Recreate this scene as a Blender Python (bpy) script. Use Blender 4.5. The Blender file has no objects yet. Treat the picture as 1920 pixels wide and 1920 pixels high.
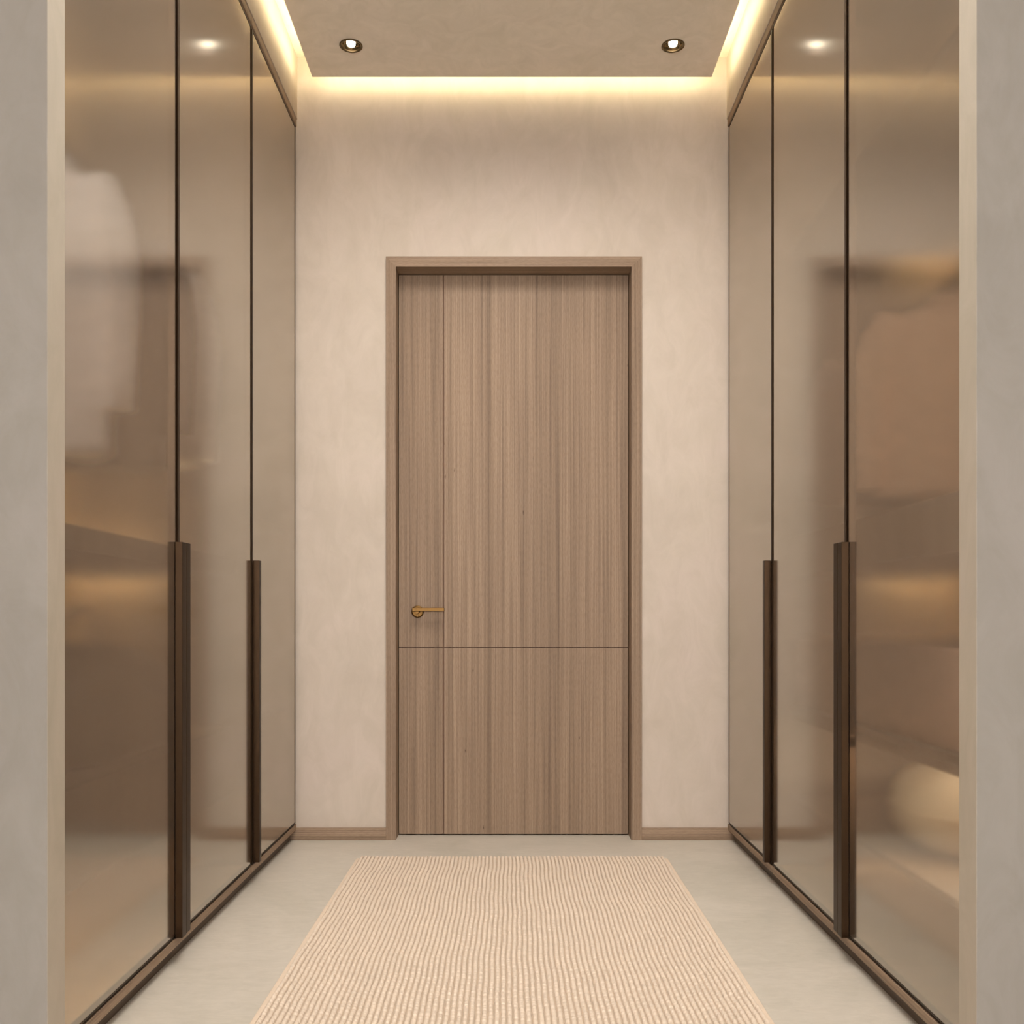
import bpy, bmesh, math, random
import numpy as np
from mathutils import Vector, Matrix

random.seed(7)
rng = np.random.default_rng(11)
SC = bpy.context.scene
COL = SC.collection

# ------------------------------------------------------------------ camera
F_PX = 1810.0
EYE = 0.93
cam_d = bpy.data.cameras.new('camera')
cam = bpy.data.objects.new('camera', cam_d)
COL.objects.link(cam)
cam_d.sensor_fit = 'HORIZONTAL'
cam_d.sensor_width = 36.0
cam_d.lens = 36.0 * F_PX / 1920.0
cam_d.shift_y = 200.0 / 1920.0
cam_d.clip_start = 0.02
cam.location = (0, 0, EYE)
cam.rotation_euler = (math.radians(90), 0, 0)
SC.camera = cam

# ------------------------------------------------------------------ world, exposure
w = bpy.data.worlds.new('world')
SC.world = w
w.use_nodes = True
w.node_tree.nodes['Background'].inputs[0].default_value = (1.0, 0.95, 0.90, 1)
w.node_tree.nodes['Background'].inputs[1].default_value = 9.5
SC.view_settings.view_transform = 'Standard'
SC.view_settings.look = 'None'
SC.view_settings.exposure = 0.15
SC.view_settings.gamma = 1.0
SC.view_settings.use_curve_mapping = False
SC.cycles.max_bounces = 12
SC.cycles.diffuse_bounces = 6
SC.cycles.glossy_bounces = 5
SC.cycles.transmission_bounces = 8
SC.cycles.sample_clamp_indirect = 3.0
SC.cycles.sample_clamp_direct = 0.0
SC.cycles.caustics_reflective = True
SC.cycles.caustics_refractive = False
SC.cycles.use_denoising = True


def area(name, loc, sx, sy, power, color, rot=(0, 0, 0), spread=180):
    d = bpy.data.lights.new(name, 'AREA')
    d.shape = 'RECTANGLE'
    d.size, d.size_y = sx, sy
    d.energy = power
    d.color = color
    d.spread = math.radians(spread)
    o = bpy.data.objects.new(name, d)
    o.location = loc
    o.rotation_euler = rot
    COL.objects.link(o)
    return o


WARM = (1.0, 0.83, 0.66)
# unseen fill light added behind the camera, in the outer room
area('outer_room_fill', (0, -0.9, 3.2), 2.0, 1.6, 50, (1.0, 0.93, 0.86))
# added fill light for the passage, over the rug and out of view
area('passage_fill', (0, 2.62, 3.155), 0.9, 1.2, 36, (1.0, 0.95, 0.88), spread=152)


# ------------------------------------------------------------------ node helpers
def new_mat(name):
    m = bpy.data.materials.new(name)
    m.use_nodes = True
    nt = m.node_tree
    return m, nt, nt.nodes['Principled BSDF']


def nd(nt, kind, **kw):
    n = nt.nodes.new(kind)
    for k, v in kw.items():
        if k.startswith('i_'):
            key = k[2:]
            n.inputs[int(key) if key.isdigit() else key.replace('_', ' ')].default_value = v
        else:
            setattr(n, k, v)
    return n


def mapped(nt, scale, rot=(0, 0, 0), loc=(0, 0, 0)):
    tc = nt.nodes.new('ShaderNodeTexCoord')
    mp = nt.nodes.new('ShaderNodeMapping')
    mp.inputs['Scale'].default_value = scale
    mp.inputs['Rotation'].default_value = rot
    mp.inputs['Location'].default_value = loc
    nt.links.new(tc.outputs['Object'], mp.inputs['Vector'])
    return mp.outputs['Vector']


def noise(nt, vec, scale, detail=3, rough=0.5, dist=0.0):
    n = nd(nt, 'ShaderNodeTexNoise')
    n.inputs['Scale'].default_value = scale
    n.inputs['Detail'].default_value = detail
    n.inputs['Roughness'].default_value = rough
    n.inputs['Distortion'].default_value = dist
    nt.links.new(vec, n.inputs['Vector'])
    return n.outputs['Fac']


def ramp(nt, fac, stops):
    r = nt.nodes.new('ShaderNodeValToRGB')
    e = r.color_ramp.elements
    while len(e) < len(stops):
        e.new(0.5)
    for el, (p, c) in zip(e, stops):
        el.position = p
        el.color = (*c, 1)
    nt.links.new(fac, r.inputs['Fac'])
    return r.outputs['Color']


def mix(nt, fac, a, b, mode='MIX'):
    m = nt.nodes.new('ShaderNodeMix')
    m.data_type = 'RGBA'
    m.blend_type = mode
    for idx, v in ((0, fac), (6, a), (7, b)):
        if isinstance(v, (int, float)):
            m.inputs[idx].default_value = v
        elif isinstance(v, tuple):
            m.inputs[idx].default_value = (*v, 1)
        else:
            nt.links.new(v, m.inputs[idx])
    return m.outputs[2]


def bump(nt, p, height, strength, dist=0.002):
    b = nt.nodes.new('ShaderNodeBump')
    b.inputs['Strength'].default_value = strength
    b.inputs['Distance'].default_value = dist
    nt.links.new(height, b.inputs['Height'])
    nt.links.new(b.outputs['Normal'], p.inputs['Normal'])


# ------------------------------------------------------------------ materials
def plaster(name, c0, c1, c2):
    m, nt, p = new_mat(name)
    v = mapped(nt, (1, 1, 1))
    big = noise(nt, v, 1.7, 5, 0.6, 0.6)
    col = ramp(nt, big, [(0.30, c0), (0.5, c1), (0.70, c2)])
    v2 = mapped(nt, (6, 6, 3))
    tw = noise(nt, v2, 1.6, 6, 0.65, 1.2)
    tint = ramp(nt, tw, [(0.35, (0.94, 0.94, 0.93)), (0.65, (1.03, 1.03, 1.04))])
    col = mix(nt, 1.0, col, tint, 'MULTIPLY')
    nt.links.new(col, p.inputs['Base Color'])
    p.inputs['Roughness'].default_value = 0.75
    p.inputs['Specular IOR Level'].default_value = 0.25
    bump(nt, p, tw, 0.05)
    return m


M_WALL = plaster('warm_plaster', (0.525, 0.448, 0.378), (0.568, 0.488, 0.412), (0.59, 0.50, 0.432))
M_REVEAL = plaster('paler_reveal_plaster', (0.45, 0.40, 0.325), (0.48, 0.425, 0.345), (0.50, 0.435, 0.36))
M_OUTER = plaster('grey_beige_plaster', (0.285, 0.26, 0.235), (0.305, 0.28, 0.253), (0.315, 0.287, 0.263))
M_CEIL = plaster('ceiling_plaster', (0.88, 0.79, 0.66), (0.90, 0.81, 0.68), (0.92, 0.82, 0.70))


def floor_mat():
    m, nt, p = new_mat('micro_cement_floor')
    v = mapped(nt, (1, 1, 1))
    a = noise(nt, v, 2.2, 6, 0.6, 0.8)
    col = ramp(nt, a, [(0.3, (0.56, 0.52, 0.445)), (0.5, (0.615, 0.565, 0.49)), (0.7, (0.655, 0.60, 0.525))])
    v2 = mapped(nt, (5, 14, 1), rot=(0, 0, 0.35))
    s = noise(nt, v2, 2.5, 8, 0.7, 1.5)
    col = mix(nt, 1.0, col, ramp(nt, s, [(0.3, (0.91, 0.91, 0.90)), (0.7, (1.05, 1.05, 1.06))]), 'MULTIPLY')
    nt.links.new(col, p.inputs['Base Color'])
    p.inputs['Roughness'].default_value = 0.30
    p.inputs['Specular IOR Level'].default_value = 0.45
    bump(nt, p, s, 0.03)
    return m


M_FLOOR = floor_mat()


def wood(name, axis, base=(0.285, 0.200, 0.138), stave=True, offset=0.0):
    """straight-grained veneer; axis = grain direction ('x', 'y' or 'z')"""
    m, nt, p = new_mat(name)
    a = {'x': 0, 'y': 1, 'z': 2}[axis]

    def sc(across, along):
        s = [across] * 3
        s[a] = along
        return tuple(s)
    fine = noise(nt, mapped(nt, sc(180, 1.3), loc=(offset, 0, 0)), 1.0, 3, 0.6)
    mid = noise(nt, mapped(nt, sc(38, 0.25), loc=(offset + 3, 1, 0)), 1.0, 3, 0.6)
    broad = noise(nt, mapped(nt, sc(7, 0.15), loc=(5, offset, 1)), 1.0, 2, 0.5)
    pore = noise(nt, mapped(nt, sc(420, 45)), 1.0, 2, 0.5)
    b = Vector(base)
    t = lambda k, g=1.0: (b[0] * k, b[1] * k * g, b[2] * k * g)
    col = ramp(nt, fine, [(0.28, t(0.72, .97)), (0.48, t(0.98)), (0.72, t(1.22, 1.02))])
    col = mix(nt, 1.0, col, ramp(nt, mid, [(0.35, (0.80, 0.78, 0.76)), (0.6, (1.08, 1.08, 1.08))]), 'MULTIPLY')
    col = mix(nt, 1.0, col, ramp(nt, broad, [(0.35, (0.93, 0.92, 0.91)), (0.65, (1.06, 1.06, 1.06))]), 'MULTIPLY')
    col = mix(nt, 1.0, col, ramp(nt, pore, [(0.40, (0.88, 0.86, 0.84)), (0.55, (1.0, 1.0, 1.0))]), 'MULTIPLY')
    if stave:
        # sparse short dark flecks
        vor = nt.nodes.new('ShaderNodeTexVoronoi')
        vor.inputs['Scale'].default_value = 1.0
        vor.inputs['Randomness'].default_value = 1.0
        nt.links.new(mapped(nt, sc(24, 7.5)), vor.inputs['Vector'])
        wob = noise(nt, mapped(nt, sc(140, 90)), 1.0, 3, 0.6)
        add = nd(nt, 'ShaderNodeMath', operation='MULTIPLY_ADD')
        nt.links.new(wob, add.inputs[0])
        add.inputs[1].default_value = 0.16
        nt.links.new(vor.outputs['Distance'], add.inputs[2])
        gate = nt.nodes.new('ShaderNodeSeparateColor')
        nt.links.new(vor.outputs['Color'], gate.inputs[0])
        gt = nd(nt, 'ShaderNodeMath', operation='GREATER_THAN')
        nt.links.new(gate.outputs[0], gt.inputs[0])
        gt.inputs[1].default_value = 0.72
        spot = ramp(nt, add.outputs[0], [(0.10, (0.42, 0.36, 0.32)), (0.17, (1, 1, 1))])
        fl = mix(nt, gt.outputs[0], (1.0, 1.0, 1.0), spot)
        col = mix(nt, 1.0, col, fl, 'MULTIPLY')
    nt.links.new(col, p.inputs['Base Color'])
    p.inputs['Roughness'].default_value = 0.55
    p.inputs['Specular IOR Level'].default_value = 0.3
    bump(nt, p, fine, 0.12, 0.001)
    return m


M_WOOD_V = wood('oak_veneer_upright', 'z')
M_WOOD_FV = wood('oak_casing_upright', 'z', stave=False, offset=2.0)
M_WOOD_H = wood('oak_veneer_across', 'x', stave=False)
M_WOOD_D = wood('oak_veneer_deep', 'y', base=(0.285, 0.200, 0.138), stave=False)
M_PLINTH = wood('shade_darkened_plinth', 'y', base=(0.13, 0.095, 0.07), stave=False)  # darkened veneer carries the kick shadow below the doors
M_WOOD_IN = wood('brown_cabinet_lining', 'z', base=(0.12, 0.086, 0.058), stave=False)


def plain(name, c, rough=0.6, metal=0.0, spec=0.5, nscale=None, amt=0.1):
    m, nt, p = new_mat(name)
    v = mapped(nt, (1, 1, 1))
    n = noise(nt, v, nscale or 30, 3, 0.6)
    lo = tuple(x * (1 - amt) for x in c)
    hi = tuple(min(1, x * (1 + amt)) for x in c)
    nt.links.new(ramp(nt, n, [(0.3, lo), (0.7, hi)]), p.inputs['Base Color'])
    p.inputs['Roughness'].default_value = rough
    p.inputs['Metallic'].default_value = metal
    p.inputs['Specular IOR Level'].default_value = spec
    return m


M_BRONZE = plain('lacquered_bronze', (0.036, 0.018, 0.007), 0.42, 0.8, 0.5, 60, 0.06)
M_BRONZE_L = plain('brass_bronze_lever', (0.125, 0.066, 0.02), 0.36, 0.9, 0.5, 60, 0.06)
M_GAP = plain('dark_gap_filler', (0.030, 0.019, 0.012), 0.8, 0.0, 0.1)
M_RING = plain('lamp_trim_bronze', (0.13, 0.09, 0.05), 0.3, 0.9)
M_REFL = plain('lamp_reflector', (0.30, 0.22, 0.12), 0.2, 1.0)
M_WHITE = plain('white_cotton', (0.86, 0.82, 0.78), 0.9, 0, 0.2)
M_GREY = plain('ivory_cotton', (0.62, 0.57, 0.52), 0.9, 0, 0.2)
M_DARK = plain('dark_brown_wool', (0.07, 0.052, 0.042), 0.95, 0, 0.1)
M_BAG = plain('dark_leather', (0.03, 0.021, 0.016), 0.55, 0, 0.4)
M_PEACH = plain('peach_wool', (0.66, 0.42, 0.27), 0.95, 0, 0.1)
M_MAUVE = plain('mauve_wool', (0.42, 0.28, 0.22), 0.95, 0, 0.1)
M_KNIT = plain('cream_knit', (0.82, 0.74, 0.60), 0.95, 0, 0.1, 160, 0.2)
M_TAN = plain('tan_lacquer', (0.50, 0.36, 0.22), 0.6, 0, 0.3)
M_FLUTE = plain('fluted_rose_lacquer', (0.56, 0.37, 0.27), 0.55, 0, 0.3)
M_RUG = plain('peach_wool_rug', (0.72, 0.605, 0.495), 0.95, 0, 0.05, 9, 0.025)
M_RUGV = plain('rug_groove_shade', (0.56, 0.455, 0.36), 0.95, 0, 0.05, 60, 0.05)  # groove faces between ribs: shade put into a darker colour
M_RUGB = plain('peach_rug_binding', (0.72, 0.59, 0.47), 0.95, 0, 0.05, 40, 0.03)
M_STEEL = plain('window_frame_paint', (0.5, 0.46, 0.42), 0.5)


def glass_mat():
    """bronze satin glass: coated outer reflection, blurred see-through"""
    m = bpy.data.materials.new('bronze_satin_glass')
    m.use_nodes = True
    nt = m.node_tree
    nt.nodes.clear()
    out = nt.nodes.new('ShaderNodeOutputMaterial')
    fr = nd(nt, 'ShaderNodeFresnel')
    fr.inputs['IOR'].default_value = 1.5
    mt = nd(nt, 'ShaderNodeMath', operation='MULTIPLY_ADD', use_clamp=True)
    nt.links.new(fr.outputs[0], mt.inputs[0])
    mt.inputs[1].default_value = 1.9
    mt.inputs[2].default_value = 0.20
    gl = nt.nodes.new('ShaderNodeBsdfGlossy')
    gl.inputs['Color'].default_value = (0.94, 0.90, 0.84, 1)
    gl.inputs['Roughness'].default_value = 0.135
    rf = nt.nodes.new('ShaderNodeBsdfRefraction')
    rf.inputs['Color'].default_value = (0.96, 0.95, 0.92, 1)
    rf.inputs['Roughness'].default_value = 0.24
    rf.inputs['IOR'].default_value = 1.12
    df = nt.nodes.new('ShaderNodeBsdfDiffuse')
    df.inputs['Color'].default_value = (0.52, 0.47, 0.42, 1)
    m1 = nt.nodes.new('ShaderNodeMixShader')
    m1.inputs[0].default_value = 0.08
    nt.links.new(rf.outputs[0], m1.inputs[1])
    nt.links.new(df.outputs[0], m1.inputs[2])
    m2 = nt.nodes.new('ShaderNodeMixShader')
    nt.links.new(mt.outputs[0], m2.inputs[0])
    nt.links.new(m1.outputs[0], m2.inputs[1])
    nt.links.new(gl.outputs[0], m2.inputs[2])
    # the back of the pane is uncoated: only blurred see-through
    geo = nt.nodes.new('ShaderNodeNewGeometry')
    m3 = nt.nodes.new('ShaderNodeMixShader')
    nt.links.new(geo.outputs['Backfacing'], m3.inputs[0])
    nt.links.new(m2.outputs[0], m3.inputs[1])
    nt.links.new(rf.outputs[0], m3.inputs[2])
    nt.links.new(m3.outputs[0], out.inputs['Surface'])
    return m


def clear_glass():
    m = bpy.data.materials.new('clear_window_glass')
    m.use_nodes = True
    nt = m.node_tree
    nt.nodes.clear()
    out = nt.nodes.new('ShaderNodeOutputMaterial')
    t = nt.nodes.new('ShaderNodeBsdfTransparent')
    g = nt.nodes.new('ShaderNodeBsdfGlossy')
    g.inputs['Roughness'].default_value = 0.02
    f = nt.nodes.new('ShaderNodeFresnel')
    mx = nt.nodes.new('ShaderNodeMixShader')
    nt.links.new(f.outputs[0], mx.inputs[0])
    nt.links.new(t.outputs[0], mx.inputs[1])
    nt.links.new(g.outputs[0], mx.inputs[2])
    nt.links.new(mx.outputs[0], out.inputs['Surface'])
    return m


def emit(name, c, s):
    m = bpy.data.materials.new(name)
    m.use_nodes = True
    nt = m.node_tree
    nt.nodes.clear()
    out = nt.nodes.new('ShaderNodeOutputMaterial')
    e = nt.nodes.new('ShaderNodeEmission')
    e.inputs[0].default_value = (*c, 1)
    e.inputs[1].default_value = s
    nt.links.new(e.outputs[0], out.inputs['Surface'])
    return m


M_GLASS = glass_mat()
M_CLEAR = clear_glass()
M_COVE = emit('cove_led', (1.0, 0.88, 0.55), 34.0)
M_LED = emit('shelf_led', (1.0, 0.75, 0.39), 170.0)
M_FILLT = emit('top_fill', (1.0, 0.93, 0.86), 260.0)
M_LEDB = emit('base_led', (1.0, 0.80, 0.52), 260.0)
M_LEDS = emit('niche_led', (1.0, 0.88, 0.70), 2200.0)
M_FILLV = emit('upright_fill', (0.97, 0.94, 0.92), 250.0)
M_LAMP = emit('downlight_lamp', (1.0, 0.90, 0.70), 6.0)


# ------------------------------------------------------------------ mesh helpers
ORG = {}


def box(bm, x0, x1, y0, y1, z0, z1, bev=0.0, mi=0, seg=2):
    x0, x1 = min(x0, x1), max(x0, x1)
    y0, y1 = min(y0, y1), max(y0, y1)
    z0, z1 = min(z0, z1), max(z0, z1)
    g = bmesh.ops.create_cube(bm, size=1.0)
    vs = g['verts']
    for v in vs:
        v.co = Vector(((x0 + x1) / 2 + v.co.x * (x1 - x0), (y0 + y1) / 2 + v.co.y * (y1 - y0), (z0 + z1) / 2 + v.co.z * (z1 - z0)))
    fs = {f for v in vs for f in v.link_faces}
    for f in fs:
        f.material_index = mi
    if bev > 0:
        es = list({e for v in vs for e in v.link_edges})
        r = bmesh.ops.bevel(bm, geom=es, offset=bev, segments=seg, affect='EDGES', profile=0.5)
        for f in r['faces']:
            f.material_index = mi
    return bm


def boxes(lst, bev=0.0):
    bm = bmesh.new()
    for b in lst:
        box(bm, *b[:6], bev=bev, mi=(b[6] if len(b) > 6 else 0))
    return bm


def lathe(bm, prof, centre, n=32, axis='z', mi=0):
    """prof: list of (radius, height); closed only if radius 0 at the ends"""
    rings = []
    for r, h in prof:
        ring = []
        for k in range(n):
            a = 2 * math.pi * k / n
            p = Vector((r * math.cos(a), r * math.sin(a), h))
            if axis == 'y':
                p = Vector((p.x, p.z, p.y))
            elif axis == 'x':
                p = Vector((p.z, p.x, p.y))
            ring.append(bm.verts.new(p + Vector(centre)))
        rings.append(ring)
    for a, b in zip(rings, rings[1:]):
        for k in range(n):
            f = bm.faces.new((a[k], a[(k + 1) % n], b[(k + 1) % n], b[k]))
            f.material_index = mi
            f.smooth = True
    for ring, flip in ((rings[0], True), (rings[-1], False)):
        f = bm.faces.new(ring[::-1] if flip else ring)
        f.material_index = mi
    return bm


def tube(bm, pts, r, n=12):
    rings = []
    for i, p in enumerate(pts):
        p = Vector(p)
        t = Vector(pts[min(i + 1, len(pts) - 1)]) - Vector(pts[max(i - 1, 0)])
        t.normalize()
        up = Vector((0, 1, 0)) if abs(t.y) < 0.9 else Vector((1, 0, 0))
        u = t.cross(up).normalized()
        v = t.cross(u).normalized()
        rr = r[i] if isinstance(r, (list, tuple)) else r
        rings.append([bm.verts.new(p + (u * math.cos(2 * math.pi * k / n) + v * math.sin(2 * math.pi * k / n)) * rr) for k in range(n)])
    for a, b in zip(rings, rings[1:]):
        for k in range(n):
            f = bm.faces.new((a[k], a[(k + 1) % n], b[(k + 1) % n], b[k]))
            f.smooth = True
    bm.faces.new(rings[0][::-1])
    bm.faces.new(rings[-1])
    return bm


def obj(name, bm, mats, parent=None):
    """bm in world coordinates; stored relative to the parent's origin"""
    org = ORG.get(parent.name, Vector()) if parent else Vector()
    bmesh.ops.recalc_face_normals(bm, faces=bm.faces)
    bmesh.ops.translate(bm, verts=bm.verts, vec=-org)
    me = bpy.data.meshes.new(name)
    bm.to_mesh(me)
    bm.free()
    for m in (mats if isinstance(mats, (list, tuple)) else [mats]):
        me.materials.append(m)
    o = bpy.data.objects.new(name, me)
    COL.objects.link(o)
    if parent:
        o.parent = parent
    ORG[o.name] = org
    return o


def thing(name, loc, label, cat, group=None):
    o = bpy.data.objects.new(name, None)
    o.empty_display_size = 0.1
    COL.objects.link(o)
    o.location = loc
    ORG[o.name] = Vector(loc)
    o['label'] = label
    o['category'] = cat
    if group:
        o['group'] = group
    return o


def struct(name, bm, mats, parent=None, label=None, cat=None):
    o = obj(name, bm, mats, parent)
    if parent is None:
        o['kind'] = 'structure'
    if label:
        o['label'] = label
    if cat:
        o['category'] = cat
    return o


# ------------------------------------------------------------------ dimensions
D = 4.06          # back wall
XF = 0.906        # glass plane
XW = 1.56         # wall behind the wardrobes
HC = 3.29         # upper ceiling
Z1, Z2 = 1.87, 1.944   # front wall with the opening
YB = -2.6         # rear of the outer room
XO = 2.4

# ------------------------------------------------------------------ setting
struct('floor', boxes([(-XO, XO, YB, 4.32, -0.06, 0)]), M_FLOOR, label='pale grey beige polished cement floor under the peach rug', cat='floor')
struct('ceiling', boxes([(-XO, XO, YB, D + 0.2, HC, HC + 0.06)]), M_CEIL, label='upper cream ceiling in the glowing slot above the wardrobes', cat='ceiling')

# back wall with the door opening
OX0, OX1, OZ = -0.520, 0.536, 2.441
struct('wall_back', boxes([(-XW - .06, OX0, D, D + .2, 0, HC), (OX1, XW + .06, D, D + .2, 0, HC), (OX0, OX1, D, D + .2, OZ, HC)]), M_WALL,
       label='warm beige plaster end wall around the wooden door', cat='wall')
for s, side in ((-1, 'left'), (1, 'right')):
    struct('wall_' + side, boxes([(s * XW, s * (XW + .06), Z2, D, 0, HC), (s * 0.903, s * XW, Z2, D, 3.030, HC)]), M_WALL,
           label='cream plaster bulkhead above the %s wardrobes' % side, cat='wall')
    pier = struct('wall_%s_front' % side, boxes([(s * 0.90, s * (XO + .06), Z1, Z2, 0, HC)], bev=0.0015), [M_OUTER, M_REVEAL],
           label='grey beige plaster pier at the %s edge of the picture' % side, cat='wall')
    for pf in pier.data.polygons:
        if pf.normal.x * s < -0.9:
            pf.material_index = 1  # inner face gets the paler plaster
    struct('wall_%s_outer' % side, boxes([(s * XO, s * (XO + .06), YB, Z1, 0, HC)]), M_OUTER,
           label='grey beige side wall of the outer room, %s of the camera' % side, cat='wall')
    struct('baseboard_' + side, boxes([(s * 0.534 + (0.011 if s > 0 else 0.005), s * 0.96, D - 0.012, D, 0, 0.052)], bev=0.0012), M_WOOD_H,
           label='low oak baseboard on the end wall, %s of the door' % side, cat='baseboard')
struct('wall_top_front', boxes([(-0.9, 0.9, Z1, Z2, 3.05, HC)]), M_OUTER, label='plaster strip over the opening of the passage', cat='wall')
struct('wall_rear', boxes([(-XO, -1.3, YB - .06, YB, 0, HC), (1.3, XO, YB - .06, YB, 0, HC), (-1.3, 1.3, YB - .06, YB, 2.7, HC), (-1.3, 1.3, YB - .06, YB, 0, 0.3)]), M_OUTER,
       label='rear wall of the outer room with an added wide window', cat='wall')
win = struct('added_window_1', boxes([(-1.3, -1.24, YB - .05, YB, .3, 2.7), (1.24, 1.3, YB - .05, YB, .3, 2.7), (-.03, .03, YB - .05, YB, .3, 2.7),  # unseen window, added so the world lights the room from behind
                               (-1.24, 1.24, YB - .05, YB, .3, .36), (-1.24, 1.24, YB - .05, YB, 2.64, 2.7)]), M_STEEL,
             label='added unseen window behind the camera, letting in fill light', cat='window')
obj('window_pane', boxes([(-1.24, -.03, YB - .03, YB - .024, .36, 2.64), (.03, 1.24, YB - .03, YB - .024, .36, 2.64)]), M_CLEAR, win)

# lowered ceiling with hidden light strips in its edges
DX, DY, DZ0, DZ1 = 0.823, D - 0.080, 3.163, HC
cp_bm = bmesh.new()
DLX, DLY, DLR = 0.627, 3.76, 0.040
HX = [(-DLX, DLY), (DLX, DLY)]


def panel_with_holes():
    bm = bmesh.new()
    # underside grid around two square wells, wells closed higher up
    xs = [-DX, -DLX - .05, -DLX + .05, DLX - .05, DLX + .05, DX]
    ys = [Z2 + 0.10, DLY - .05, DLY + .05, DY]
    n = 40
    for i in range(5):
        for j in range(3):
            well = (i in (1, 3)) and j == 1
            x0, x1, y0, y1 = xs[i], xs[i + 1], ys[j], ys[j + 1]
            if not well:
                bm.faces.new([bm.verts.new(p) for p in ((x0, y0, DZ0), (x1, y0, DZ0), (x1, y1, DZ0), (x0, y1, DZ0))])
            else:
                cx, cy = (x0 + x1) / 2, (y0 + y1) / 2
                sq, ci = [], []
                for k in range(n):
                    a = 2 * math.pi * k / n
                    c, sn = math.cos(a), math.sin(a)
                    q = .05 / max(abs(c), abs(sn))
                    sq.append(bm.verts.new((cx + q * c, cy + q * sn, DZ0)))
                    ci.append(bm.verts.new((cx + DLR * c, cy + DLR * sn, DZ0)))
                top = [bm.verts.new((v.co.x, v.co.y, DZ0 + .06)) for v in ci]
                for k in range(n):
                    k2 = (k + 1) % n
                    bm.faces.new((sq[k], sq[k2], ci[k2], ci[k]))
                    bm.faces.new((ci[k], ci[k2], top[k2], top[k]))
                bm.faces.new(top)
    bmesh.ops.remove_doubles(bm, verts=bm.verts, dist=1e-5)
    x0, x1, y0, y1 = -DX, DX, ys[0], DY
    zt = DZ1 - 0.0
    c = [(x0, y0), (x1, y0), (x1, y1), (x0, y1)]
    for a, b in zip(c, c[1:] + c[:1]):
        bm.faces.new([bm.verts.new(p) for p in ((*a, DZ0), (*b, DZ0), (*b, zt), (*a, zt))])
    return bm


ceil_low = struct('ceiling', panel_with_holes(), M_CEIL, label='lowered beige ceiling panel edged by a glowing warm slot', cat='ceiling')
ly = Z2 + 0.10
ZL0, ZL1 = DZ0 + 0.054, DZ0 + 0.066
ZG0, ZG1 = DZ0 + 0.044, DZ0 + 0.048
LG = .0096
obj('light_strip', boxes([(-DX - .006, -DX - .0005, ly, DY, ZL0, ZL1)]), M_COVE, ceil_low)
obj('light_strip', boxes([(DX + .0005, DX + .006, ly, DY, ZL0, ZL1)]), M_COVE, ceil_low)
obj('light_strip', boxes([(-DX, DX, DY + .0005, DY + .006, ZL0, ZL1)]), M_COVE, ceil_low)

obj('glow_cutoff_ledge', boxes([(-DX - LG, -DX - .0003, ly, DY + LG, ZG0, ZG1)]), M_CEIL, ceil_low)  # unseen ledges added to cut off the slot glow on the walls
obj('glow_cutoff_ledge', boxes([(DX + .0003, DX + LG, ly, DY + LG, ZG0, ZG1)]), M_CEIL, ceil_low)
obj('glow_cutoff_ledge', boxes([(-DX, DX, DY + .0003, DY + LG, ZG0, ZG1)]), M_CEIL, ceil_low)

# ------------------------------------------------------------------ the door
door = thing('door_1', (0.008, D - .01, 0), 'tall oak veneer door with bronze lever in the end wall', 'door')
door['kind'] = 'structure'
FY0, FY1 = D - 0.010, D + 0.16
ix0, ix1, iz = -0.488, 0.501, 2.407
fx0, fx1, fz = -0.529, 0.545, 2.450


def casing():
    bm = bmesh.new()
    # L-shaped lining: face strip on the wall plus deep jamb
    for (a, b) in ((fx0, ix0), (ix1, fx1)):
        box(bm, a, b, FY0, D, 0, fz - (fz - iz), bev=0.0012)
    return bm


def mitre(side):
    """upright of the casing with a mitred head end, side -1 / 1"""
    bm = bmesh.new()
    o, i = (fx0, ix0) if side < 0 else (fx1, ix1)
    jamb = OX0 if side < 0 else OX1
    prof = [(o, fz), (i, iz), (i, 0.0), (o, 0.0)]
    f0 = [bm.verts.new((x, FY0, z)) for x, z in prof]
    f1 = [bm.verts.new((x, D, z)) for x, z in prof]
    bm.faces.new(f0)
    bm.faces.new(f1[::-1])
    for k in range(4):
        bm.faces.new((f0[k], f0[(k + 1) % 4], f1[(k + 1) % 4], f1[k]))
    box(bm, jamb, i, D, FY1, 0, OZ)
    return bm


def mitre_head():
    bm = bmesh.new()
    prof = [(fx0, fz), (fx1, fz), (ix1, iz), (ix0, iz)]
    f0 = [bm.verts.new((x, FY0, z)) for x, z in prof]
    f1 = [bm.verts.new((x, D, z)) for x, z in prof]
    bm.faces.new(f0)
    bm.faces.new(f1[::-1])
    for k in range(4):
        bm.faces.new((f0[k], f0[(k + 1) % 4], f1[(k + 1) % 4], f1[k]))
    box(bm, ix0, ix1, D, FY1, iz, OZ)
    return bm


obj('door_jamb', mitre(-1), M_WOOD_FV, door)
obj('door_jamb', mitre(1), M_WOOD_FV, door)
obj('door_head', mitre_head(), M_WOOD_H, door)
LY = D + 0.083
gx, gz = -0.294, 0.806
lx0, lx1, lz0, lz1 = ix0 + .0025, ix1 - .0025, 0.006, iz - .0025
leaf_bm = boxes([
    (lx0, gx - .0028, LY, LY + .03, gz + .002, lz1, 0), (gx + .0028, lx1, LY, LY + .03, gz + .002, lz1, 0),
    (lx0, gx - .0028, LY, LY + .03, lz0, gz - .002, 0), (gx + .0028, lx1, LY, LY + .03, lz0, gz - .002, 0)], bev=0.0006)
box(leaf_bm, lx0, lx1, LY + .009, LY + .04, lz0, lz1, mi=1)
leaf = obj('door_leaf', leaf_bm, [M_WOOD_V, wood('groove_shade_veneer', 'z', base=(0.17, 0.095, 0.06), stave=False)], door)  # darker backing paints shade into the leaf grooves
obj('door_seal', boxes([(ix0, ix1, LY + .04, LY + .06, 0, iz)]), M_GAP, door)
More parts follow.
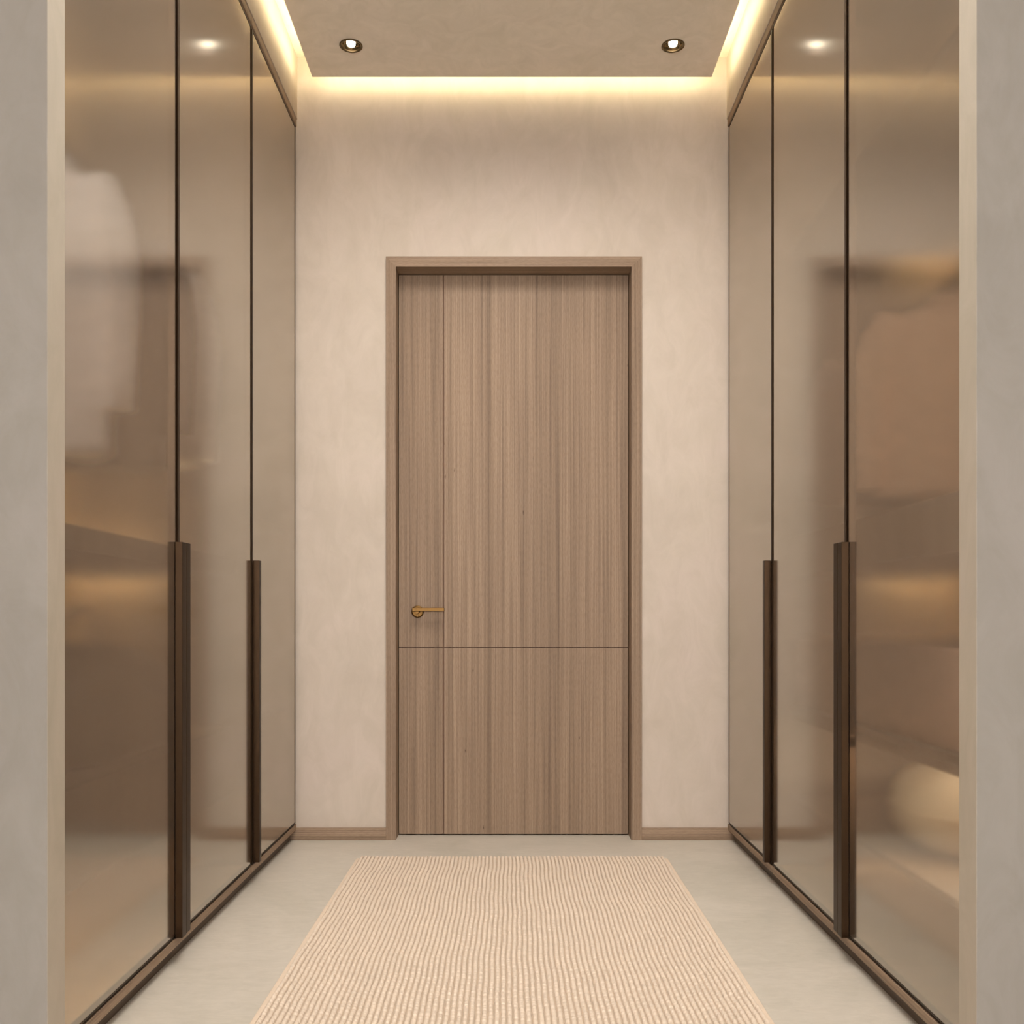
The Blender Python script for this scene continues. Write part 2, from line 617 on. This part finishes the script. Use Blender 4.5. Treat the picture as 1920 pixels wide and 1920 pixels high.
# lever handle
hx, hz = -0.405, 0.960
hb = bmesh.new()
lathe(hb, [(0.0265, LY), (0.0265, LY - .004), (0.0255, LY - .0062), (0.020, LY - .007)], (hx, 0, hz), 40, axis='y')
hs = obj('door_handle', hb, M_BRONZE_L, door)
lb = bmesh.new()
lathe(lb, [(0.009, LY - .005), (0.009, LY - .036), (.0085, LY - .040)], (hx, 0, hz), 24, axis='y')
obj('handle_spindle', lb, M_BRONZE_L, hs)
lb = bmesh.new()
box(lb, hx - .020, hx + .118, LY - .046, LY - .034, hz + .0005, hz + .0165, bev=.002)
obj('handle_lever', lb, M_BRONZE_L, hs)
lb = bmesh.new()
lathe(lb, [(0.006, LY - .0065), (0.006, LY - .0085), (.005, LY - .009)], (hx - .001, 0, hz - .0165), 16, axis='y')
obj('handle_screw', lb, M_BRONZE_L, hs)


# ------------------------------------------------------------------ downlights
def downlight(x, y, label):
    t = thing('downlight', (x, y, DZ0), label, 'ceiling light', 'recessed downlights in the lowered ceiling')
    bm = bmesh.new()
    n = 48
    prof = [(.0450, 0.0), (.0450, -.0030), (.0430, -.0045), (.0385, -.0045), (.0370, -.002), (.0370, 0.006), (.0385, 0.006), (.0392, 0.0)]
    rings = []
    for r, h in prof:
        rings.append([bm.verts.new((x + r * math.cos(2 * math.pi * k / n), y + r * math.sin(2 * math.pi * k / n), DZ0 + h - 0.0002)) for k in range(n)])
    for a, b in zip(rings, rings[1:] + rings[:1]):
        for k in range(n):
            f = bm.faces.new((a[k], a[(k + 1) % n], b[(k + 1) % n], b[k]))
            f.smooth = True
    obj('trim_ring', bm, M_RING, t)
    bm = bmesh.new()
    rings = []
    for r, h in [(.0368, 0.004), (.034, 0.012), (.028, 0.018), (.0190, 0.020), (.0190, 0.022), (.029, 0.020), (.035, 0.013), (.0376, 0.004)]:
        rings.append([bm.verts.new((x + r * math.cos(2 * math.pi * k / n), y + r * math.sin(2 * math.pi * k / n), DZ0 + h)) for k in range(n)])
    for a, b in zip(rings, rings[1:] + rings[:1]):
        for k in range(n):
            f = bm.faces.new((a[k], a[(k + 1) % n], b[(k + 1) % n], b[k]))
            f.smooth = True
    obj('reflector', bm, M_REFL, t)
    bm = bmesh.new()
    lathe(bm, [(0.003, -.004), (.010, -0.003), (0.0155, 0.0), (.0175, .006), (0.0175, 0.030)], (x, y, DZ0), 32)
    obj('lamp', bm, M_LAMP, t)
    d = bpy.data.lights.new('downlight_beam', 'SPOT')
    d.energy = 2
    d.color = WARM
    d.spot_size = math.radians(125)
    d.spot_blend = 1.0
    d.shadow_soft_size = 0.02
    o = bpy.data.objects.new('downlight_beam', d)
    COL.objects.link(o)
    o.parent = t
    o.location = (0, 0, -0.012)


downlight(-DLX, DLY, 'small round bronze rimmed downlight in the ceiling above the left wardrobes side, lit')
downlight(DLX, DLY, 'small round bronze rimmed downlight in the ceiling nearer the right wardrobes, lit')


# ------------------------------------------------------------------ wardrobes
HB, HT = 0.076, 2.986          # door bottom / top
XD = XF + 0.022                # back of doors
XI = 1.53                      # back of carcass


def door_part(par, s, y0, y1, near_frame, label_glass=None):
    """one glass door: slim bronze frame (wider on its nearer stile) and pane"""
    fr = bmesh.new()
    nf = 0.015 if near_frame else 0.003
    ff = 0.002
    box(fr, s * XF, s * XD, y0, y0 + nf, HB, HT, bev=.0006)
    box(fr, s * XF, s * XD, y1 - ff, y1, HB, HT, bev=.0004)
    box(fr, s * XF, s * XD, y0 + nf, y1 - ff, HB, HB + .003)
    box(fr, s * XF, s * XD, y0 + nf, y1 - ff, HT - .003, HT)
    d = obj('cabinet_door', fr, M_BRONZE, par)
    g = boxes([(s * (XF + .0012), s * (XF + .0062), y0 + nf, y1 - ff, HB + .003, HT - .003)])
    obj('glass_pane', g, M_GLASS, d)
    return d


def handle(par, s, y0, y1, xin, ztop, zbot, name='handle'):
    bm = bmesh.new()
    box(bm, s * xin, s * (XF + .0005), y0, y1, zbot, ztop, bev=.0012)
    return obj(name, bm, M_BRONZE, par)


def carcass(par, s, y0, y1, shelves=(), leds=(), gaps=()):
    T = .018
    c0, c1 = XD + .002, XI
    b = [(s * c0, s * c1, y0, y0 + T, 0.045, 3.0), (s * c0, s * c1, y1 - T, y1, 0.045, 3.0),
         (s * c0, s * (c1 - T), y0 + T, y1 - T, 2.982, 3.0)]
    obj('carcass', boxes(b, bev=0), M_WOOD_IN, par)
    obj('bottom_panel', boxes([(s * c0, s * (c1 - T), y0 + T, y1 - T, 0.060, 0.078)]), M_TAN, par)
    obj('back_panel', boxes([(s * (c1 - T), s * c1, y0 + T, y1 - T, 0.045, 3.0)]), M_TAN, par)
    obj('bottom_rail', boxes([(s * XF, s * (XD + .02), y0, y1, 0.044, 0.0675)], bev=.0015), M_WOOD_D, par)
    obj('plinth', boxes([(s * .932, s * .95, y0, y1, 0.0, 0.044)]), M_PLINTH, par)
    obj('top_rail', boxes([(s * (XF - .001), s * (XD + .02), y0, y1, 2.996, 3.0295)], bev=.003), M_WOOD_D, par)
    for g0, g1 in gaps:
        obj('gap_shade_strip', boxes([(s * (XF + .006), s * (XD + .002), g0, g1, .076, 2.986)]), M_GAP, par)  # dark strips stand in for shade in the door gaps
    obj('gap_shade_strip', boxes([(s * (XF + .008), s * (XD + .002), y0, y1, 2.9865, 2.9955)]), M_GAP, par)
    obj('gap_shade_strip', boxes([(s * (XF + .008), s * (XD + .002), y0, y1, .068, .0755)]), M_GAP, par)
    for (ya, yb, z, th) in shelves:
        obj('shelf', boxes([(s * (c0 + .03), s * (c1 - T), ya, yb, z - th, z)], bev=.001), M_WOOD_IN, par)
    for (xa, xb, z, up) in leds:
        if up == 0:       # along the shelf front
            obj('shelf_lip', boxes([(s * .9605, s * .972, y0 + .05, y1 - .05, z - .022, z)]), M_WOOD_IN, par)
            dy_, m_ = (.10, M_LEDB) if xb else (.375, M_LEDS)
            obj('light_strip', boxes([(s * 1.02, s * 1.34, y0 + dy_, y0 + dy_ + .012, z - .006, z)]), m_, par)
            continue
        yl = y1 - T - .055
        z0, z1 = (z, z + .006) if up > 0 else (z - .006, z)
        obj('light_strip', boxes([(s * xa, s * xb, yl, yl + .012, z0, z1)]), M_LED, par)
        if up < 0:
            obj('shelf_lip', boxes([(s * (xa - .01), s * xb, yl - .008, yl - .001, z - .018, z)]), M_WOOD_IN, par)


def upright_fill(par, s, y0, za, zb):  # strip added to light the hanging clothes, hidden behind the pier
    obj('light_strip', boxes([(s * .950, s * .958, y0 + .0005, y0 + .006, za, zb)]), M_FILLV, par)


def top_fill(par, s, y0, y1):  # overhead strip added to brighten the clothes, out of view
    obj('light_strip', boxes([(s * .962, s * .970, y0, y1, 2.955, 2.96)]), M_FILLT, par)


def rod(par, s, y0, y1, z):
    bm = bmesh.new()
    tube(bm, [(s * 1.215, y0, z), (s * 1.215, (y0 + y1) / 2, z), (s * 1.215, y1, z)], .0125, 16)
    obj('hanging_rail', bm, M_BRONZE, par)


YC0, YC1 = 1.947, 2.603
YB0, YB1 = 2.6165, 3.350
YA0, YA1 = 3.364, 4.034
YS = 3.357
for s, side in ((-1, 'left'), (1, 'right')):
    # near unit: pair of doors
    lab = {'left': 'pair of tall bronze glass doors on the left wardrobe, white shirts blurred behind',
           'right': 'pair of tall bronze glass doors on the right wardrobe, peach coat blurred behind'}[side]
    t = thing('wardrobe', (s * 1.2, 2.65, 0), lab, 'wardrobe', 'glass fronted wardrobes lining the passage')
    a, b = Z2 + .001 + .018, YS - .0185
    if s < 0:
        sh = [(a, b, 1.135, .055), (a, b, .56, .20)]
        le = [(1.25, 1.50, 1.1355, 1), (1.22, 1.50, 1.079, -1), (0, .2, .359, 0)]
    else:
        sh = [(a, b, 2.20, .018), (a, b, 1.205, .13), (a, b, .633, .018), (a, b, .325, .018)]
        le = [(1.36, 1.50, 2.181, -1), (1.28, 1.50, 1.074, -1), (1.3, 1.50, .306, -1), (0, 0, .612, 0)]
    carcass(t, s, Z2 + .001, YS - .0005, sh, le, [(YC1 + .0005, YB0 - .0005), (YB1 + .0005, YS - .0005)])
    rod(t, s, a, b, 2.19 if s < 0 else 1.845)
    top_fill(t, s, 2.02, 3.0)
    upright_fill(t, s, a, 1.33 if s < 0 else .66, 2.9)
    dC = door_part(t, s, YC0, YC1, False)
    dB = door_part(t, s, YB0, YB1, True)
    handle(dC, s, 2.598, 2.6315, 0.887, 1.137, 0.070)
    handle(dB, s, 2.6335, 2.664, 0.887, 1.137, 0.072)
    if s > 0:
        # fluted drawer between the lower niches
        bm = bmesh.new()
        box(bm, s * (XD + .06), s * 1.48, a, b, .636, .865, bev=.002)
        y = a + .012
        while y < b - .012:
            tube(bm, [(s * (XD + .058), y, .638), (s * (XD + .058), y, .70), (s * (XD + .058), y, .86)], .0085, 10)
            y += .023
        obj('fluted_drawer', bm, M_FLUTE, t)
    # far unit: single door
    lab = {'left': 'single glass door of the left wardrobe, beside the end wall',
           'right': 'single glass door of the right wardrobe, beside the end wall'}[side]
    t = thing('wardrobe', (s * 1.2, 3.7, 0), lab, 'wardrobe', 'glass fronted wardrobes lining the passage')
    carcass(t, s, YS + .0005, 4.0585, [(YS + .019, 4.037, 1.305, .018), (YS + .019, 4.037, .56, .018)], (), [(YS + .0005, YA0 - .0005), (YA1 + .0005, 4.0585)])
    rod(t, s, YS + .019, 4.037, 2.19)
    dA = door_part(t, s, YA0, YA1, True)
    handle(dA, s, 3.380, 3.404, 0.884, 1.134, 0.076)


# ------------------------------------------------------------------ hanging clothes
def garment(name, s, y, top, bottom, mat, label, cat, half=.235, cx=1.215, railz=2.19, collar=True, sleeve=None):
    x0 = s * cx
    t = thing(name, (x0, y, bottom), label, cat, 'clothes hanging in the wardrobes')
    H = top - bottom
    bm = bmesh.new()
    n, L = 40, 26
    rings = []
    ph = random.uniform(0, 6)
    for i in range(L + 1):
        v = i / L
        z = top - v * H
        if v < .10:
            q = v / .10
            hw = .055 + (half * .80 - .055) * (q ** .8)
            hd = .022 + .03 * q
        else:
            q = (v - .10) / .90
            hw = half * (.80 + .06 * q)
            hd = .052 + .028 * q
        ring = []
        for k in range(n):
            a = 2 * math.pi * k / n
            c, sn = math.cos(a), math.sin(a)
            ex = 0.75
            px = math.copysign(abs(c) ** ex, c) * hw
            fold = 1 + .16 * v * math.sin(5 * a + ph) + .08 * v * math.sin(9 * a + ph * 2)
            py = math.copysign(abs(sn) ** ex, sn) * hd * fold
            ring.append(bm.verts.new((x0 + px, y + py, z + .006 * math.sin(3 * a + ph) * v)))
        rings.append(ring)
    for a, b in zip(rings, rings[1:]):
        for k in range(n):
            f = bm.faces.new((a[k], a[(k + 1) % n], b[(k + 1) % n], b[k]))
            f.smooth = True
    bm.faces.new(rings[0][::-1])
    bm.faces.new(rings[-1])
    body = obj('body', bm, mat, t)
    sl = sleeve if sleeve is not None else H * .80
    for q in (-1, 1):
        bm = bmesh.new()
        pts = []
        for i in range(9):
            v = i / 8
            pts.append((x0 + q * (half * .70 + .052 * math.sin(min(1, v * 2.2) * math.pi / 2)) + q * .012 * v, y + .008 * math.sin(4 * v), top - .035 - v * sl))
        tube(bm, pts, [.042, .055, .054, .052, .050, .047, .044, .041, .038], 18)
        obj('sleeve', bm, mat, t)
    if collar:
        bm = bmesh.new()
        lathe(bm, [(.058, -.012), (.060, .006), (.054, .024), (.050, .024), (.050, -.012)], (x0, y, top), 28)
        obj('collar', bm, mat, t)
    bm = bmesh.new()
    r = .018
    pts = [(x0, y, top - .03), (x0, y, railz - .03)]
    for k in range(9):
        a = -math.pi / 2 + k / 8 * math.pi * 1.35
        pts.append((x0 + r * math.cos(a) - 0.0, y, railz + r * math.sin(a)))
    tube(bm, pts, .002, 8)
    obj('hanger_hook', bm, M_BRONZE, t)
    return t


garment('white_shirt', -1, 2.50, 2.10, 1.355, M_WHITE, 'long white shirt hanging behind the nearest left glass door', 'shirt', half=.195)
garment('dark_jacket', -1, 2.86, 2.07, 1.375, M_DARK, 'dark brown jacket hanging behind the white shirt at left', 'jacket')
garment('white_blouse', -1, 3.16, 2.08, 1.435, M_WHITE, 'pale blouse hanging behind the second left glass door', 'shirt', sleeve=.6, half=.205)
garment('peach_coat', 1, 2.64, 1.785, 1.265, M_PEACH, 'peach coat hanging behind the nearest right glass door', 'coat', railz=1.845, half=.25, sleeve=.47)
garment('mauve_jacket', 1, 3.08, 1.775, 1.30, M_MAUVE, 'muted mauve jacket hanging behind the second right glass door', 'jacket', railz=1.845, sleeve=.44)

# dark bag on the lower left shelf
bag = thing('leather_bag', (-1.22, 2.75, .561), 'dark rounded bag on the shelf behind the nearest left glass door', 'bag')
bm = bmesh.new()
n, L = 40, 14
rings = []
for i in range(L + 1):
    v = i / L
    z = .561 + .30 * v
    k1 = math.sqrt(max(0.0, 1 - (max(0, v - .25) / .77) ** 2.4))
    ring = []
    for k in range(n):
        a = 2 * math.pi * k / n
        c, sn = math.cos(a), math.sin(a)
        ring.append(bm.verts.new((-1.22 + .20 * k1 * math.copysign(abs(c) ** .6, c), 2.72 + .42 * k1 * math.copysign(abs(sn) ** .6, sn), z)))
    rings.append(ring)
for a, b in zip(rings, rings[1:]):
    for k in range(n):
        f = bm.faces.new((a[k], a[(k + 1) % n], b[(k + 1) % n], b[k]))
        f.smooth = True
bm.faces.new(rings[0][::-1])
bm.faces.new(rings[-1])
obj('body', bm, M_BAG, bag)
bm = bmesh.new()
tube(bm, [(-1.22, 2.72 + .14 * math.cos(a), .83 + .13 * math.sin(a)) for a in [math.pi * k / 14 for k in range(15)]], .008, 10)
obj('carry_handle', bm, M_BAG, bag)


# cream cushion on the lit lower right shelf
cu = thing('cushion', (1.23, 2.51, .3255), 'bright cream knitted cushion on the lit lower shelf at right', 'cushion')
bm = bmesh.new()
hx_, hy_, hz_ = .21, .17, .112
n, L = 48, 20
rings = []
for i in range(1, L):
    ph = math.pi * i / L
    ring = []
    for k in range(n):
        a = 2 * math.pi * k / n
        sp, cp = math.sin(ph), math.cos(ph)
        rr = sp ** .45
        cx_, sy_ = math.cos(a), math.sin(a)
        ring.append(bm.verts.new((1.23 + hx_ * rr * math.copysign(abs(cx_) ** .55, cx_), 2.51 + hy_ * rr * math.copysign(abs(sy_) ** .55, sy_), .3255 + hz_ - hz_ * math.copysign(abs(cp) ** .8, -cp))))
    rings.append(ring)
for a, b in zip(rings, rings[1:]):
    for k in range(n):
        f = bm.faces.new((a[k], a[(k + 1) % n], b[(k + 1) % n], b[k]))
        f.smooth = True
bm.faces.new(rings[0][::-1])
bm.faces.new(rings[-1])
obj('cover', bm, M_KNIT, cu)
bm = bmesh.new()
rim = [(1.23 + (hx_ + .002) * math.copysign(abs(math.cos(a)) ** .55, math.cos(a)), 2.51 + (hy_ + .002) * math.copysign(abs(math.sin(a)) ** .55, math.sin(a)), .3255 + hz_) for a in [2 * math.pi * k / 72 for k in range(73)]]
tube(bm, rim, .005, 8)
obj('piping', bm, M_KNIT, cu)

# ------------------------------------------------------------------ rug
RX, RY0, RY1 = 0.600, 1.62, 3.735
rug = thing('rug', (0, (RY0 + RY1) / 2, 0), 'peach wool rug of beaded ribs on the cement floor before the door', 'rug')


def rug_pile():
    ncol, spc = 80, 6
    x_in = RX - .013
    pitch = 2 * x_in / ncol
    dy = .0026
    ny = int((RY1 - RY0) / dy) + 1
    ys = np.linspace(RY0, RY1, ny)
    H = np.zeros((ny, ncol * spc + 1))
    X = np.zeros_like(H)
    uu = np.array([-1.0, -.74, -.42, 0, .42, .74])
    for c in range(ncol):
        # irregular bead boundaries along the rib
        L = rng.choice([.011, .014, .018, .023, .030], size=240, p=[.22, .28, .25, .15, .10]) * rng.uniform(.85, 1.15, 240)
        e = np.concatenate([[0], np.cumsum(L)]) + RY0 - rng.uniform(0, .02)
        idx = np.clip(np.searchsorted(e, ys, side='right') - 1, 0, 239)
        v = (ys - e[idx]) / L[idx] * 2 - 1
        bead = np.clip(1 - np.abs(v) ** 3.2, 0, 1) ** .5
        amp = (1 + rng.uniform(-.12, .12, 240))[idx]
        wid = (1 + rng.uniform(-.10, .08, 240))[idx]
        xc = -x_in + (c + .5) * pitch
        for j in range(spc):
            u = uu[j]
            k = c * spc + j
            dome = math.sqrt(max(0, 1 - abs(u) ** 2.6)) if abs(u) < .9 else 0
            H[:, k] = .0020 + .0120 * dome * (.52 + .48 * bead) * amp
            X[:, k] = xc + u * pitch / 2 * (np.ones(ny) if abs(u) == 1 else wid * (.93 + .07 * bead))
    H[:, -1] = .0020
    X[:, -1] = x_in
    wave = .0016 * np.sin(ys * 9.0) + .0010 * np.sin(ys * 23 + 1)
    X = X + wave[:, None]
    H[0, :] = .001
    H[-1, :] = .001
    Y = np.repeat(ys[:, None], H.shape[1], 1) - rug.location.y
    co = np.stack([X, Y, H], -1).reshape(-1, 3)
    nx = H.shape[1]
    a = (np.arange(ny - 1)[:, None] * nx + np.arange(nx - 1)[None, :]).reshape(-1)
    faces = np.stack([a, a + 1, a + nx + 1, a + nx], 1)
    me = bpy.data.meshes.new('pile')
    me.vertices.add(len(co))
    me.vertices.foreach_set('co', co.ravel().astype(np.float32))
    me.loops.add(faces.size)
    me.loops.foreach_set('vertex_index', faces.ravel().astype(np.int32))
    me.polygons.add(len(faces))
    me.polygons.foreach_set('loop_start', (np.arange(len(faces)) * 4).astype(np.int32))
    me.polygons.foreach_set('use_smooth', np.ones(len(faces), dtype=bool))
    me.update(calc_edges=True)
    me.validate()
    me.materials.append(M_RUG)
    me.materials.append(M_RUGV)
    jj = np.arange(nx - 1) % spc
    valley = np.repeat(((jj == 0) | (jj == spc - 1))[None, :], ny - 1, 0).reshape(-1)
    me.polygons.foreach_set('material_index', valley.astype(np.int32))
    o = bpy.data.objects.new('pile', me)
    COL.objects.link(o)
    o.parent = rug


rug_pile()
for s in (-1, 1):
    obj('binding', boxes([(s * (RX - .0135), s * RX, RY0, RY1 - .012, 0.0, .0062)], bev=.0022), M_RUGB, rug)
obj('backing', boxes([(-RX + .012, RX - .012, RY0, RY1 - .002, 0.0, .0009)]), M_RUGB, rug)
